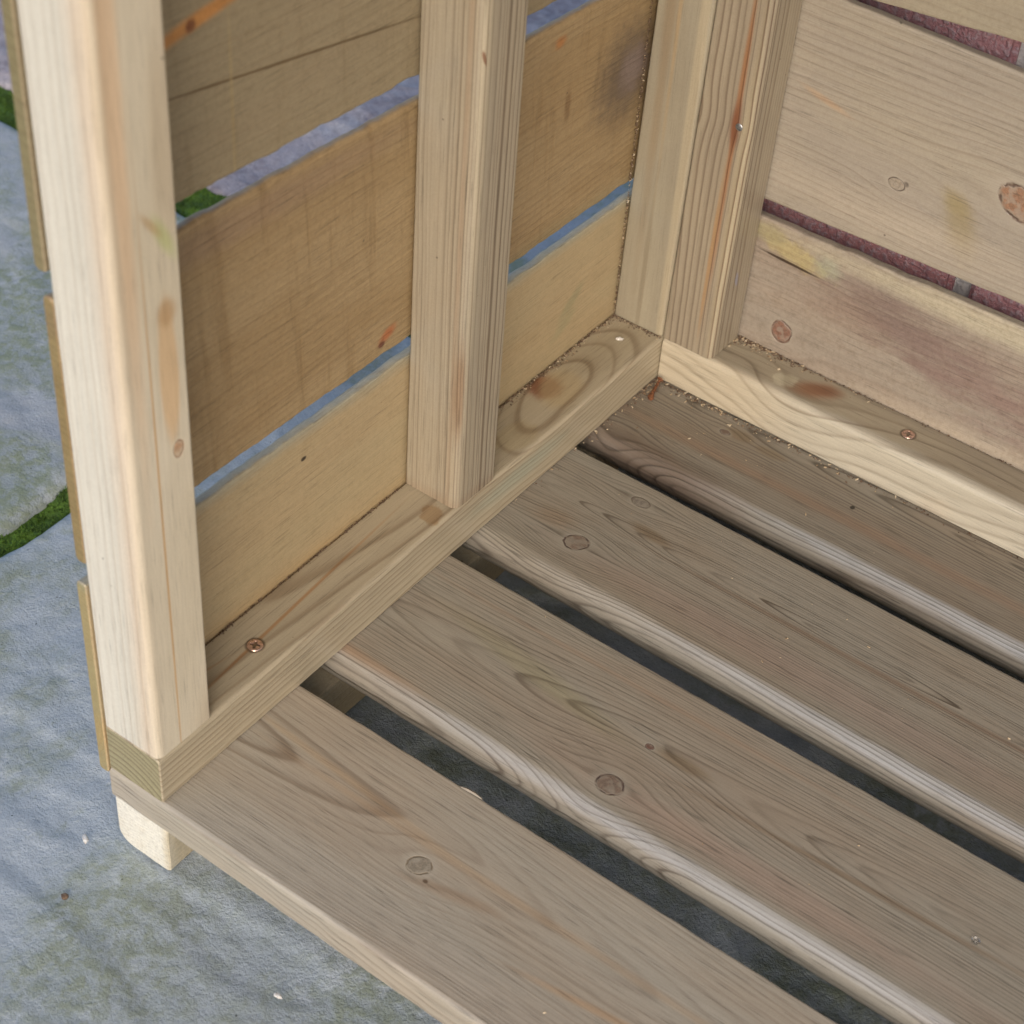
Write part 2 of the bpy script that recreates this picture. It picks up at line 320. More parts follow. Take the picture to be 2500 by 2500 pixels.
def post(name_mat, origin, w_y, th, shear=(0, 0), r=.003, seed=1, radii=None, hgt=None):
    return plank('post', hgt or PH, 0, w_y, th, name_mat, store, frame(origin, (0, 0, 1), (0, -1, 0)), radii=radii or (.001, r, .0015, .001), n=100, shear=shear, seed=seed, rough_edge=.00018)
post(m_fp, (0, .0331, H + .0002), .0331, W, r=.0032, seed=21)
m_mp = wood('middle_post_wood', (.385, .335, .255), (.13, .09, .06), .0021, yc=.105, zc=-.095, wy=.006, wz=.005, seed=73, con=.95, warp=1.5, band=.6, bright=.2,
     tint=(.37, .305, .215), tint_amt=.6,
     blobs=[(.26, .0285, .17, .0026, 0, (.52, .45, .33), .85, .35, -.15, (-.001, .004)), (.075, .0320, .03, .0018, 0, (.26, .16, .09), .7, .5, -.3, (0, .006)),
            (.2573, .0295, .0035, .0008, 15, (.20, .08, .04), .8, .4, -.3), (.23, .035, .3, .003, 0, (.36, .235, .15), .5, .6, -.2, (-.006, .0016)), (.0, .016, .006, .03, 0, (.33, .24, .16), .5, .7, -.3)])
post(m_mp, (0, .2463, H + .0002), .0325, W, r=.0045, seed=22)
m_rp = wood('corner_post_wood', (.32, .28, .21), (.19, .15, .10), .0045, yc=.05, zc=-.02, wy=.008, wz=.004, seed=84, con=.30, band=.4, bright=.12, tint=(.39, .35, .26),
     blobs=[(.03, .03, .06, .004, 0, (.24, .20, .14), .6, .35, -.2, (-.017, .0016)), (.30, .03, .22, .004, 0, (.27, .19, .11), .55, .5, -.2, (-.022, .0035)), (.35, .03, .20, .004, 0, (.46, .28, .11), .5, .6, -.2, (-.0165, .0014)),
            (.25, .03, .4, .004, 0, (.47, .40, .28), .7, .35, -.1, (-.002, .0028))])
post(m_rp, (-.0004, YE + .0313, H + .0002), .0313, W - .0003, shear=(-.0055, .0125), r=.0022, seed=23)
m_bp = wood('back_post_wood', (.345, .29, .215), (.13, .085, .055), .0026, yc=.075, zc=-.055, wy=.008, wz=.006, seed=95, con=.95, warp=1.6, band=.6, tint=(.39, .335, .245),
     knots=[(.1500, .040, .004, .003, 0, None, None, 1.)],
     blobs=[(.10, .030, .11, .004, 0, (.46, .39, .27), .8, .4, -.15, (-.0015, .0035)), (.155, .031, .10, .006, 0, (.36, .16, .065), .75, .55, -.3, (-.0085, .0016)), (.1490, .031, .014, .006, 0, (.20, .075, .04), .8, .6, -.3, (-.0085, .0028)),
            (.0500, .016, .005, .0014, 15, (.30, .30, .38), .8, .4, .8), (.07, .031, .05, .006, 0, (.40, .23, .10), .7, .5, -.2, (-.0105, .0012))])
bpost = post(m_bp, (.0329, YE + .0298, H + .0002), .0298, .0326, shear=(-.0055, .0120), r=.0035, seed=24)

# side boards: x along +Y, y up, inner face toward +X
SX = -W - .0009
def zs(a, s): return lambda x: a + s * (x - .2)
m_s1 = wood('side_board_wood_low', (.46, .355, .21), (.41, .27, .13), .0023, yc=.02, zc=-.022, tap=.05, wy=.02, wz=.008, seed=101, con=.6, fuzz=.3, bright=.24, band=.7, tint=(.39, .325, .20),
     blobs=[(.25, .119, .5, .0105, -1.35, (.34, .35, .29), .75, .5, -.35), (.1375, .0970, .0018, .0012, 0, (.03, .02, .015), .95, .3, .3), (.3601, .0640, .012, .0035, 35, (.30, .29, .17), .6, .6, -.4), (.355, .052, .012, .004, 30, (.33, .31, .18), .5, .6, -.4),
            (.10, .022, .16, .010, 0, (.56, .37, .17), .5, .8, -.4)])
plank('side_board', .4520, -.0040, zs(.1128, -.0243), .0058, m_s1, store, frame((SX, -.0005, 0), (0, 1, 0), (0, 0, 1)), radii=(.001, .0010, .0022, .002), n=170, rough_edge=.0011, seed=31)
m_s2 = wood('side_board_wood_middle', (.385, .28, .155), (.27, .175, .085), .0040, yc=.05, zc=-.03, tap=.03, wy=.02, wz=.01, seed=112, con=.5, fuzz=.45, saw=.45, bright=.26, band=.5, tint_amt=.8, tint=(.31, .215, .11),
     blobs=[(.3900, .1930, .024, .024, 0, (.10, .075, .06), .85, .8, .5), (.3960, .1940, .011, .012, 0, (.27, .21, .20), .6, .7, .6), (.1969, .1355, .006, .003, 20, (.42, .12, .04), .8, .6, -.4), (.1925, .1315, .0025, .002, 0, (.12, .03, .02), .9, .5, .3),
            (.3251, .2370, .004, .003, 0, (.45, .18, .05), .8, .6, .4), (.33, .1170, .10, .009, -1, (.26, .23, .14), .6, .7, -.5), (.08, .249, .12, .007, -3, (.30, .21, .14), .6, .7, -.5), (.3365, .1970, .0025, .008, 0, (.19, .11, .05), .7, .6, .4)])
plank('side_board', .4505, zs(.1240, -.0225), zs(.2542, -.052), .0058, m_s2, store, frame((SX, .0010, 0), (0, 1, 0), (0, 0, 1)), radii=(.0014, .0022, .0026, .0026), n=220, rough_edge=.0012, seed=32)
m_s3 = wood('side_board_wood_high', (.31, .25, .16), (.21, .155, .09), .0050, yc=.05, zc=-.05, tap=.03, wy=.02, wz=.01, seed=123, con=.45, fuzz=.4, saw=.3, bright=.24, tint=(.28, .235, .15),
     blobs=[(.087, .3460, .045, .0030, 9, (.55, .24, .06), .85, .6, -.35), (.0800, .3445, .0025, .0025, 0, (.16, .05, .02), .9, .5, .3), (.13, .3090, .09, .0007, -9.5, (.13, .085, .04), .9, .5, -.3), (.10, .295, .0009, .05, 0, (.40, .31, .16), .5, .6, .3)])
plank('side_board', .4535, zs(.2670, -.051), zs(.398, -.03), .0058, m_s3, store, frame((SX, -.0008, 0), (0, 1, 0), (0, 0, 1)), radii=(.0012, .0015, .0026, .0026), n=220, rough_edge=.0014, seed=33)
plank('side_board', .4520, zs(.4100, -.03), zs(.540, -.01), .0058, m_s2, store, frame((SX, 0, 0), (0, 1, 0), (0, 0, 1)), radii=(.0012, .0015, .0012, .001), n=60, rough_edge=.0012, seed=34)

# back boards: x along +X, y up, inner face toward -Y
BY = YE + BD + .0004
def zb(a, s): return lambda x: a + s * (x - .15)
m_b1 = wood('back_board_wood_low', (.34, .295, .245), (.19, .145, .11), .0040, yc=.03, zc=-.03, tap=.03, wy=.02, wz=.01, seed=131, con=.45, fuzz=.5, bright=.26, tint=(.32, .25, .195),
     knots=[(.0580, .0448, .0062, .0070, 0, (.26, .12, .08), (.14, .07, .05), .9)],
     blobs=[(.124, .082, .036, .013, -20, (.21, .15, .135), .78, .8, -1.3), (.175, .070, .035, .017, -15, (.24, .17, .15), .72, .8, -1.3), (.09, .078, .020, .010, 0, (.26, .18, .145), .45, .8, -1.2), (.30, .060, .10, .016, 0, (.26, .18, .155), .62, .8, -1.3),
            (.30, .1060, .23, .0085, 0, (.52, .47, .35), .75, .4, -.4), (.0560, .0975, .020, .0060, -12, (.48, .40, .19), .7, .5, .9), (.040, .1030, .010, .006, 0, (.33, .29, .17), .7, .5, -.5),
            (.0550, .0903, .0185, .0009, -3, (.05, .03, .02), .95, .4, .25), (.078, .0975, .008, .006, 0, (.36, .39, .29), .5, .6, .6), (.19, .030, .08, .008, 0, (.50, .42, .33), .5, .7, -.5)])
plank('back_board', 1.50, -.004, zb(.1132, .0134), .0058, m_b1, store, frame((0, BY, 0), (1, 0, 0), (0, 0, 1)), radii=(.001, .0016, .001, .001), n=200, rough_edge=.0012, seed=41)
m_b2 = wood('back_board_wood_middle', (.375, .33, .275), (.215, .17, .13), .0046, yc=.065, zc=-.016, tap=-.04, wy=.014, wz=.008, seed=142, con=.5, fuzz=.2, bright=.2, tint=(.37, .325, .25),
     knots=[(.1700, .1800, .0120, .0085, -28, (.36, .18, .10), (.10, .06, .045), 1.1, .9), (.1050, .1632, .0048, .0034, -10, (.38, .32, .25), (.13, .10, .08), 1.)],
     blobs=[(.1440, .1530, .0075, .015, 20, (.31, .25, .135), .7, .7, -.5), (.138, .1665, .008, .005, -30, (.33, .27, .14), .6, .6, .5), (.1102, .1651, .0014, .0014, 0, (.04, .025, .02), .9, .5, .3), (.057, .1930, .014, .0018, -14, (.50, .33, .20), .5, .6, -.3),
            (.11, .1415, .07, .010, 0, (.52, .45, .36), .5, .8, -.4)])
plank('back_board', 1.50, zb(.1250, .0261), zb(.2462, -.0266), .0058, m_b2, store, frame((0, BY + .0004, 0), (1, 0, 0), (0, 0, 1)), radii=(.0012, .0016, .001, .001), n=120, rough_edge=.0006, seed=42)
m_b3 = wood('back_board_wood_high', (.33, .285, .225), (.23, .185, .14), .0044, yc=.05, zc=-.03, seed=153, con=.35, fuzz=.3, bright=.1, tint=(.38, .34, .25))
plank('back_board', 1.50, zb(.2609, .0883), zb(.385, .02), .0058, m_b3, store, frame((0, BY, 0), (1, 0, 0), (0, 0, 1)), radii=(.0012, .0016, .001, .001), n=120, rough_edge=.0008, seed=43)
plank('back_board', 1.50, zb(.398, .02), zb(.530, .01), .0058, m_b1, store, frame((0, BY, 0), (1, 0, 0), (0, 0, 1)), radii=(.0012, .0016, .001, .001), n=60, rough_edge=.0008, seed=44)

# the store above the frame: further boards, posts at the far end and the boarded roof
for k in range(3):
    a = .552 + k * .134
    plank('side_board', .4520, a, a + .124, .0058, (m_s1, m_s3, m_s2, m_s1)[k], store, frame((SX, 0, 0), (0, 1, 0), (0, 0, 1)), n=30, seed=50 + k)
    plank('back_board', 1.50, a - .008, a + .116, .0058, (m_b3, m_b1, m_b2, m_b3)[k], store, frame((0, BY, 0), (1, 0, 0), (0, 0, 1)), n=30, seed=60 + k)
for yy_ in (.0331, YE + .0298):
    plank('post', PH, 0, .0325, .0326, m_mp, store, frame((1.50, yy_, H + .0002), (0, 0, 1), (0, -1, 0)), n=20, seed=70, radii=(.001, .003, .001, .001))
for k in range(7):
    y0 = -.33 + k * .112
    plank('roof_board', 1.72, 0, .118, .012, m_b3, store, frame((-.09, y0, H + PH + .062 - k * .009), (1, 0, 0), (0, 1, 0)), n=20, seed=80 + k)
for x_ in (-W, 1.4674):
    plank('roof_bearer', .72, 0, W, .030, m_mp, store, frame((x_ + W, -.28, H + PH + .0305), (0, 1, 0), (-1, 0, 0)), n=12, seed=90)

# screws: dished head with a cross recess
def metal(name, c, rough):
    g = NG(name); n = g.noise(g.P, 900, 3, .6, 1)
    g.l.new(g.mix(g.ss(n, .35, .65), c, tuple(q * .55 for q in c)), g.b.inputs['Base Color'])
    g.b.inputs['Metallic'].default_value = .8; g.b.inputs['Roughness'].default_value = rough; g.bump(n, .0001, .5); return g.m
m_screw = metal('brassed_steel', (.80, .55, .44), .30)
def screw(parent, p, r, rot):
    vs = [(0, 0, -.0017)]; fs = []; NR, NA = 14, 48
    for i in range(1, NR + 1):
        for j in range(NA):
            q = r * i / NR; a = 2 * math.pi * j / NA; x, y = q * math.cos(a), q * math.sin(a)
            k = q / r; z = .0002 - .0006 * (k ** 4) - .0003 * (1 - k) 
            arm = r * .60 * (1 - .0)
            if (abs(x) < r * .15 and abs(y) < arm) or (abs(y) < r * .15 and abs(x) < arm): z -= .0030 * (1 - .6 * q / arm)
            elif q < r * .30: z -= .0016
            elif q > r * .93: z -= .0012
            vs.append((x, y, z))
    for j in range(NA): fs.append((0, 1 + j, 1 + (j + 1) % NA))
    for i in range(NR - 1):
        for j in range(NA):
            a = 1 + i * NA + j; b = 1 + i * NA + (j + 1) % NA; fs.append((a, a + NA, b + NA, b))
    me = bpy.data.meshes.new('screw'); me.from_pydata(vs, [], fs); me.update()
    o = link('screw', me, m_screw, None, 60)
    o.parent = parent; o.location = p; o.rotation_euler = (0, 0, rot); return o
screw(srail, (.0795, .0152, .0007), .0040, .5)
screw(brail, (.1496, .0173, .0006), .0038, .3)
# nail head in the back post's dark knot: front face is the plane y = width (local)
m_nail = metal('galvanised_steel', (.45, .47, .50), .35)
def disc(name, r, mat, parent, loc, rot):
    bm = bmesh.new()
    bmesh.ops.create_uvsphere(bm, u_segments=20, v_segments=10, radius=r); bmesh.ops.scale(bm, vec=(1, 1, .28), verts=bm.verts)
    me = bpy.data.meshes.new(name); bm.to_mesh(me); bm.free(); o = link(name, me, mat, None, 60)
    o.parent = parent; o.location = loc; o.rotation_euler = rot; return o
disc('nail_head', .0022, m_nail, bpost, (.1490, .0298 - .0055 * .149, -.0062), (rad(90), 0, 0))

# ------------------------------------------------------------------ BRICK WALL behind the back boards
g = NG('brick_face')
oi = g.n.new('ShaderNodeObjectInfo')
n = g.noise(g.P, 55, 5, .65, 3); n2 = g.noise(g.P, 320, 3, .6, 4)
c = g.ramp(n, [(.3, (.30, .145, .16)), (.5, (.40, .18, .185)), (.7, (.44, .27, .29))])
c = g.mix(g.lin(oi.outputs['Random'], 0, 1, 0., .5), c, (.28, .18, .23))
c = g.mix(g.ss(n2, .46, .62, 0., .65), c, (.40, .33, .37)); n3 = g.noise(g.vec(g.mul(g.x, 420), g.mul(g.y, 420), g.mul(g.z, 40)), 1, 3, .6, 9); c = g.mix(g.ss(n3, .5, .68, 0., .5), c, (.20, .10, .13)); g.l.new(c, g.b.inputs['Base Color'])
g.b.inputs['Roughness'].default_value = .9; g.bump(g.add(n, n2), .0028); m_brick = g.m
g = NG('mortar'); n = g.noise(g.P, 240, 4, .65, 3)
g.l.new(g.ramp(n, [(.3, (.34, .33, .34)), (.6, (.52, .51, .51)), (.75, (.55, .54, .53))]), g.b.inputs['Base Color']); g.b.inputs['Roughness'].default_value = .95; g.bump(n, .0015); m_mortar = g.m
WY = .4620
wall = bpy.data.objects.new('brick_wall', None); COL.objects.link(wall); wall.location = (0, WY, GZ)
tag(wall, 'red brick house wall glimpsed through the gaps behind the back boards', 'brick wall')
def boxm(name, a, b, bev=0):
    bm = bmesh.new(); bmesh.ops.create_cube(bm, size=1)
    for v in bm.verts: v.co = Vector([(a[i] + b[i]) / 2 + v.co[i] * (b[i] - a[i]) for i in range(3)])
    if bev: bmesh.ops.bevel(bm, geom=bm.edges[:], offset=bev, segments=2, affect='EDGES')
    me = bpy.data.meshes.new(name); bm.to_mesh(me); bm.free(); return me
mo = link('mortar', boxm('mortar', (-.060, .006, -.03), (1.6, .10, 2.6)), m_mortar, wall)
bme = boxm('brick', (0, 0, 0), (.215, .095, .065), .003); bme.materials.append(m_brick)
bz0 = .067 - GZ       # a course starts here
for k in range(-1, 33):
    off = 0 if k % 2 == 0 else .1125
    for j in range(-1, 7):
        x = .149 + off + j * .225
        x0 = max(x, -.064); wdt = x + .215 - x0
        if wdt < .03 or x > 1.50: continue
        o = bpy.data.objects.new('brick', bme); COL.objects.link(o); o.parent = wall
        o.scale[0] = wdt / .215
        o.location = (x0 + random.uniform(-.001, .001), random.uniform(-.0015, .0015), bz0 + k * .075 + random.uniform(-.001, .001))
        o.rotation_euler = (random.uniform(-.006, .006), 0, random.uniform(-.004, .004))

# ------------------------------------------------------------------ PAVING
def slab_mat(name, cols, seed, rough_stone=0.):
    g = NG(name)
    a = g.noise(g.P, 9, 6, .62, seed, .6); b = g.noise(g.P, 28, 6, .68, seed + 5, .4); c = g.noise(g.P, 130, 5, .7, seed + 9); d = g.noise(g.P, 700, 3, .65, seed + 12)
    col = g.mix(g.ss(a, .40, .60), cols[0], cols[1])
    col = g.mix(g.mul(g.ss(b, .50, .66), .75), col, cols[2])
    col = g.mix(g.mul(g.mul(g.ss(a, .42, .58), g.ss(c, .40, .60)), .8), col, cols[3])
    e_ = g.noise(g.P, 55, 5, .7, seed + 40); col = g.mix(g.mul(g.mul(g.ss(e_, .54, .66), g.ss(c, .4, .6)), .6), col, cols[3])
    col = g.mix(g.ss(c, .64, .74, 0., .55), col, cols[4])
    v = g.add(g.add(.62, g.mul(d, .50)), g.mul(g.noise(g.P, 260, 3, .7, seed + 66), .28)); col = g.mix(1., col, g.vec(v, v, v), 'MULTIPLY')
    pit = g.noise(g.P, 300, 1, .5, seed + 31); col = g.mix(g.ss(pit, .76, .80, 0., .8), col, (.03, .035, .03))
    g.l.new(col, g.b.inputs['Base Color']); g.b.inputs['Roughness'].default_value = .62; g.b.inputs['Specular IOR Level'].default_value = .35
    g.bump(g.add(g.add(g.mul(b, 1.2), g.mul(c, 1.1)), g.mul(d, .5)), .0015 + .003 * rough_stone, .9)
    return g.m
m_slate = slab_mat('riven_slate', [(.385, .43, .47), (.33, .37, .375), (.48, .52, .55), (.25, .28, .20), (.48, .49, .48)], 2.)
m_slate2 = slab_mat('riven_slate_dark', [(.37, .395, .425), (.31, .345, .35), (.46, .49, .52), (.23, .265, .16), (.46, .48, .48)], 12.)
m_rough = slab_mat('pale_rough_stone', [(.47, .43, .46), (.42, .38, .42), (.62, .60, .62), (.26, .22, .24), (.75, .74, .74)], 22., 1.)
g = NG('joint_bed'); n = g.noise(g.P, 60, 4, .6, 1)
g.l.new(g.ramp(n, [(.35, (.05, .045, .03)), (.65, (.16, .15, .12))]), g.b.inputs['Base Color']); g.b.inputs['Roughness'].default_value = .95; g.bump(n, .004)
bm = bmesh.new(); bmesh.ops.create_grid(bm, x_segments=4, y_segments=4, size=3)
me = bpy.data.meshes.new('ground'); bm.to_mesh(me); bm.free()
ground = tag(link('ground', me, g.m), kind='structure'); ground.location = (0, 0, GZ - .022)
def slab(x0, x1, y0, y1, step, mat, seed, relief=.0022):
    nx = max(4, int((x1 - x0) / step)); ny = max(4, int((y1 - y0) / step)); vs = []; fs = []
    for j in range(ny + 1):
        for i in range(nx + 1):
            x = x0 + (x1 - x0) * i / nx; y = y0 + (y1 - y0) * j / ny
            ed = min(x - x0, x1 - x, y - y0, y1 - y) + .002 * mn.noise(Vector((x * 26, y * 26, seed)))
            p = Vector((x * 7, y * 7, seed)); h = mn.fractal(p, 1., 2.1, 4)
            tr = mn.noise(Vector((x * 5 + 3, y * 11, seed + 4))) * 3.2; tr = math.floor(tr) + min(1, (tr - math.floor(tr)) * 11)
            z = relief * h * .9 + relief * tr * .62 - relief + .0006 * mn.noise(Vector((x * 90, y * 140, seed)))
            q = max(0, min(1, ed / .011)); z -= .0055 * (1 - math.sqrt(max(0, 1 - (1 - q) ** 2)))
            jx = .004 * mn.noise(Vector((y * 20, seed, 3))) if i in (0, nx) else 0
            jy = .004 * mn.noise(Vector((x * 20, seed, 8))) if j in (0, ny) else 0
            vs.append((x + jx, y + jy, min(z, .0004) if (-.05 < x < .02 and y > -.01) or 1.4 < x < 1.5 else z))
    for j in range(ny):
        for i in range(nx):
            a = j * (nx + 1) + i; fs.append((a, a + 1, a + nx + 2, a + nx + 1))
    # skirt down into the bed
    rim = [i for i in range(nx + 1)] + [j * (nx + 1) + nx for j in range(1, ny + 1)] + [ny * (nx + 1) + i for i in range(nx - 1, -1, -1)] + [j * (nx + 1) for j in range(ny - 1, 0, -1)]
    b0 = len(vs); vs += [(vs[i][0], vs[i][1], -.03) for i in rim]; k = len(rim)
    for i in range(k): fs.append((rim[i], b0 + i, b0 + (i + 1) % k, rim[(i + 1) % k]))
    me = bpy.data.meshes.new('paving_slab'); me.from_pydata(vs, [], fs); me.update()
    o = link('paving_slab', me, mat, None, 60); o.parent = ground; o.location = (0, 0, .022); return o
slab(-.221, .385, -.30, .4035, .0035, m_slate, 1.3)
slab(-.860, -.2375, -.20, .4035, .0035, m_slate2, 4.1)
slab(-.860, -.250, .4395, 1.10, .004, m_rough, 8.8, .0035)
slab(-.232, .385, .4395, 1.10, .012, m_slate2, 5.5)
slab(.415, 1.05, -.30, .405, .012, m_slate2, 6.5); slab(.415, 1.05, .436, 1.10, .02, m_slate, 7.5)
slab(-.226, .385, -.95, -.33, .010, m_slate2, 9.5); slab(.415, 1.05, -.95, -.33, .015, m_slate, 10.5); slab(-.860, -.256, -.85, -.23, .012, m_slate, 11.5)

# moss in the joints
g = NG('moss_green'); n = g.noise(g.P, 70, 3, .6, 1); oi = g.noise(g.P, 900, 1, .5, 3)
g.l.new(g.mix(g.ss(oi, .3, .7, 0., .5), g.ramp(n, [(.3, (.04, .085, .010)), (.55, (.10, .20, .016)), (.75, (.19, .32, .04))]), (.03, .05, .01)), g.b.inputs['Base Color'])
g.b.inputs['Roughness'].default_value = .8
vs, fs = [], []
def tuft(x, y, z, s):
    for _ in range(3):
        a = random.uniform(0, 6.28); t = random.uniform(.2, .9); w2 = s * .35
        dx, dy = math.cos(a), math.sin(a); b = len(vs)
        vs.extend([(x - dy * w2, y + dx * w2, z), (x + dy * w2, y - dx * w2, z), (x + dx * s * t, y + dy * s * t, z + s * (1.1 - t * .6))]); fs.append((b, b + 1, b + 2))
def moss_strip(x0, x1, y0, y1, n, top):
    nx = max(3, int((x1 - x0) / .004)); ny = max(3, int((y1 - y0) / .004)); b = len(vs)
    hz = lambda x, y: top + .004 * mn.fractal(Vector((x * 45, y * 45, 2)), 1, 2, 3) - .004
    for j in range(ny + 1):
        for i in range(nx + 1):
            x = x0 + (x1 - x0) * i / nx; y = y0 + (y1 - y0) * j / ny; vs.append((x, y, hz(x, y)))
    for j in range(ny):
        for i in range(nx):
            a = b + j * (nx + 1) + i; fs.append((a, a + 1, a + nx + 2, a + nx + 1))
    for _ in range(n):
        x = random.uniform(x0, x1); y = random.uniform(y0, y1); tuft(x, y, hz(x, y) - .0003, random.uniform(.0008, .0022))
moss_strip(-.2405, -.2185, -.20, .42, 12000, -.0045)
moss_strip(-.70, -.242, .400, .443, 14000, -.0035)
moss_strip(-.25, -.232, .443, .9, 2500, -.007)
moss_strip(-.217, .40, .402, .441, 2500, -.007)
me = bpy.data.meshes.new('moss'); me.from_pydata(vs, [], fs); me.update()
mo = link('moss', me, g.m); mo.location = (0, 0, GZ)
tag(mo, 'bright green moss filling the joints between the paving slabs', 'moss', kind='stuff')

# ------------------------------------------------------------------ sawdust, dirt, chips
g = NG('sawdust_tan'); n = g.noise(g.P, 500, 1, .5, 1)
g.l.new(g.ramp(n, [(.35, (.22, .14, .08)), (.5, (.50, .38, .24)), (.68, (.74, .64, .47))]), g.b.inputs['Base Color']); g.b.inputs['Roughness'].default_value = .8; m_dust = g.m
g = NG('dark_crumbs'); n = g.noise(g.P, 500, 1, .5, 1)
g.l.new(g.ramp(n, [(.35, (.09, .055, .035)), (.65, (.22, .15, .10))]), g.b.inputs['Base Color']); g.b.inputs['Roughness'].default_value = .9; m_crumb = g.m
def flakes(pts):
    vs, fs = [], []
    for (p, s) in pts:
        d = Vector((random.gauss(0, 1), random.gauss(0, 1), random.gauss(0, .25))).normalized(); e = d.cross(Vector((random.gauss(0, .4), random.gauss(0, .4), 1))).normalized(); u = d.cross(e)
        b = len(vs); L_, w2, t = s * random.uniform(.6, 1.4), s * random.uniform(.18, .35), s * .16
        for sx in (-1, 1):
            for (sy, sz) in ((-1, -1), (1, -1), (1, 1), (-1, 1)): vs.append(tuple(Vector(p) + d * (sx * L_ * .5) + e * (sy * w2 * (1 if sx < 0 else .5)) + u * (sz * t)))
        fs += [(b, b + 3, b + 2, b + 1), (b + 4, b + 5, b + 6, b + 7)] + [(b + i, b + (i + 1) % 4, b + 4 + (i + 1) % 4, b + 4 + i) for i in range(4)]
    return vs, fs
pl, pd = [], []
U = random.uniform; E_ = random.expovariate
def tap(lst, n, f, s0, s1):
    for _ in range(n): lst.append((f(), (s0 + (s1 - s0) * random.random() ** 2.2 * 1.7) * .8))
# floor along the back rail and the side rail near the corner
tap(pl, 170, lambda: (abs(random.gauss(0, .07)) + .001, YE - min(.02, E_(1 / .0022)) - .0004, .0004), .0005, .0015)
tap(pd, 380, lambda: (E_(1 / .08), YE - min(.015, E_(1 / .0018)) - .0003, .0003), .0005, .0013)
tap(pl, 60, lambda: (min(.02, E_(1 / .002)) + .0004, YE - E_(1 / .03), .0004), .0005, .0014)
tap(pd, 130, lambda: (min(.02, E_(1 / .0016)) + .0003, YE - E_(1 / .03), .0003), .0005, .0012)
# side rail against the boards, and round the posts' feet
tap(pd, 330, lambda: (-W + min(.004, E_(1 / .0004)), U(.036, .21), H + .0003), .0004, .0011)
tap(pd, 420, lambda: (-W + min(.004, E_(1 / .0009)), U(.25, YE), H + .0003), .0005, .0013)
tap(pl, 160, lambda: (-W + min(.008, E_(1 / .0016)), U(.30, YE), H + .0004), .0004, .0012)
tap(pd, 200, lambda: (U(-W, 0), YE - min(.006, E_(1 / .001)), H + .0003), .0004, .0011)
tap(pl, 70, lambda: (U(-W, 0), YE - min(.01, E_(1 / .0015)), H + .0003), .0004, .0011)
# back rail against the back boards beside the post
tap(pd, 420, lambda: (.033 + E_(1 / .02), YE + BD - min(.008, E_(1 / .0016)), H + .0003), .0005, .0014)
tap(pl, 160, lambda: (.033 + E_(1 / .018), YE + BD - min(.012, E_(1 / .003)), H + .0004), .0005, .0016)
tap(pd, 300, lambda: (U(.03, .5), YE + BD - min(.003, E_(1 / .0006)), H + .0002), .0004, .001)
# crumbs up the seam between corner post and side boards
tap(pd, 420, lambda: (-W + U(-.0002, .0007), YE - U(.0, .0008), H + U(0, .22)), .0004, .0011)
tap(pl, 160, lambda: (-W + U(-.0002, .0009), YE - U(.0, .0010), H + U(0, .18)), .0004, .0011)
# loose on the floor boards and paving
for f, n_ in zip(fb, (4, 8, 16, 40)):
    tap(pl, n_, lambda f=f: (E_(1 / .13) if f is fb[3] else U(.03, .33), f['y'] + f['front'] + U(.004, f['wd'] - f['front'] - .004), .0003), .0005, .0013)
for nm, pts, mt, lb in (('sawdust', pl, m_dust, 'pale sawdust and tiny splinters in the corner seams and on the floor boards'), ('dirt', pd, m_crumb, 'dark brown crumbs of dirt along the seams between rails, boards and corner post')):
    v_, f_ = flakes(pts); me = bpy.data.meshes.new(nm); me.from_pydata(v_, [], f_); me.update()
    tag(link(nm, me, mt), lb, 'debris', kind='stuff')

def pebble(name, loc, sc, rot, mat, label, cat, sub=2, seed=0):
    bm = bmesh.new(); bmesh.ops.create_icosphere(bm, subdivisions=sub, radius=1)
    for v in bm.verts:
        v.co *= 1 + .35 * mn.noise(v.co * 1.7 + Vector((seed, 0, 0)))
        v.co = Vector((v.co.x * sc[0], v.co.y * sc[1], v.co.z * sc[2]))
    me = bpy.data.meshes.new(name); bm.to_mesh(me); bm.free(); o = link(name, me, mat, None, 40)
    o.location = loc; o.rotation_euler = (0, 0, rot); return tag(o, label, cat)
g = NG('white_chip'); n = g.noise(g.P, 800, 2, .5, 1); g.l.new(g.mix(g.ss(n, .4, .65), (.82, .80, .76), (.55, .50, .44)), g.b.inputs['Base Color']); m_white = g.m
pebble('wood_chip', (-.0444, -.011, GZ + .0008), (.0014, .0028, .001), .9, m_white, 'small pale chip lying on the paving just left of the bearer foot', 'chip', seed=1)
pebble('wood_chip', (.0841, -.0184, GZ + .0008), (.0022, .0012, .0009), .1, m_white, 'brightest white chip, on the paving under the front board near the bottom of the picture', 'chip', seed=2)
pebble('soil_pellet', (-.0277, -.0403, GZ + .001), (.0019, .0016, .0014), .9, m_crumb, 'round dark pellet on the open paving below the bearer foot', 'pellet', seed=3)
pebble('wood_chip', (-.0175, .3885, H + .0008), (.0022, .0012, .0009), .6, m_white, 'tiny white chip on top of the side rail beside the corner post', 'chip', seed=4)
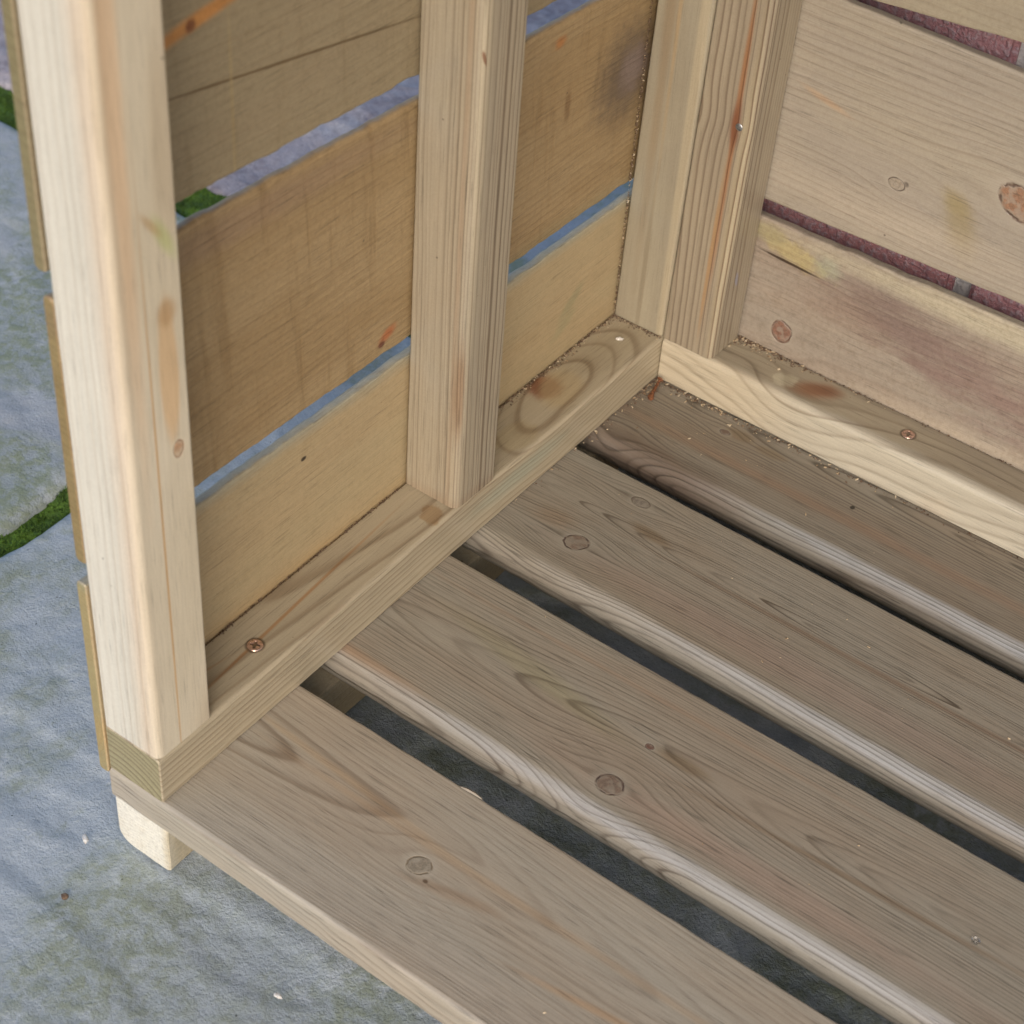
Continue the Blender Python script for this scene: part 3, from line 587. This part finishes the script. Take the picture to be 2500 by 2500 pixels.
# pale splinter lifting off the first board's rear edge
bm = bmesh.new(); sp_ = [(.098, .0936, .0000, .0003), (.101, .0940, .0003, .0009), (.106, .0942, .0004, .0008), (.110, .0941, .0000, .0003)]; rings = []
for (x, y, z, r) in sp_: rings.append([bm.verts.new((x, y + r * a, z + r * .5 * b)) for a, b in ((-1, 0), (0, 1), (1, 0), (0, -1))])
for i in range(3):
    for k in range(4): bm.faces.new((rings[i][k], rings[i][(k + 1) % 4], rings[i + 1][(k + 1) % 4], rings[i + 1][k]))
bm.faces.new(rings[0][::-1]); bm.faces.new(rings[-1]); me = bpy.data.meshes.new('splinter'); bm.to_mesh(me); bm.free()
g = NG('pale_splinter'); g.b.inputs['Base Color'].default_value = (.42, .37, .30, 1); g.b.inputs['Roughness'].default_value = .8
tag(link('splinter', me, g.m), 'long white splinter on the rear edge of the frontmost floor board', 'splinter')
# rusty nail lying in the corner
g = NG('rust'); n = g.noise(g.P, 700, 3, .6, 1); g.l.new(g.ramp(n, [(.35, (.07, .028, .014)), (.6, (.24, .09, .035)), (.75, (.34, .15, .06))]), g.b.inputs['Base Color']); g.b.inputs['Roughness'].default_value = .85; g.bump(n, .0003)
bm = bmesh.new(); path = [(.0042, .4035, .0030, .0022), (.0044, .4024, .0026, .0009), (.0052, .398, .0016, .0009), (.0068, .392, .0011, .0012), (.0080, .388, .0009, .0021), (.0084, .3868, .0008, .0016)]; rings = []
for (x, y, z, r) in path: rings.append([bm.verts.new((x + r * math.cos(a * .785), y, z + min(r, .0012) * math.sin(a * .785))) for a in range(8)])
for i in range(len(rings) - 1):
    for k in range(8): bm.faces.new((rings[i][k], rings[i][(k + 1) % 8], rings[i + 1][(k + 1) % 8], rings[i + 1][k]))
bm.faces.new(rings[0]); bm.faces.new(rings[-1][::-1]); bmesh.ops.recalc_face_normals(bm, faces=bm.faces); me = bpy.data.meshes.new('rusty_nail'); bm.to_mesh(me); bm.free()
tag(link('rusty_nail', me, g.m, None, 50), 'orange rusty nail lying on the rearmost floor board in the corner', 'nail')
# water bead
g = NG('water'); g.b.inputs['Base Color'].default_value = (1, 1, 1, 1); g.b.inputs['Transmission Weight'].default_value = 1; g.b.inputs['Roughness'].default_value = .02; g.b.inputs['IOR'].default_value = 1.33
bm = bmesh.new(); bmesh.ops.create_uvsphere(bm, u_segments=24, v_segments=14, radius=.0019); bmesh.ops.scale(bm, vec=(1, 1, .8), verts=bm.verts)
me = bpy.data.meshes.new('water_bead'); bm.to_mesh(me); bm.free(); o = link('water_bead', me, g.m, None, 80); o.location = (.3250, .1681, .0013)
tag(o, 'single clear water bead on the second floor board from the front', 'water drop')
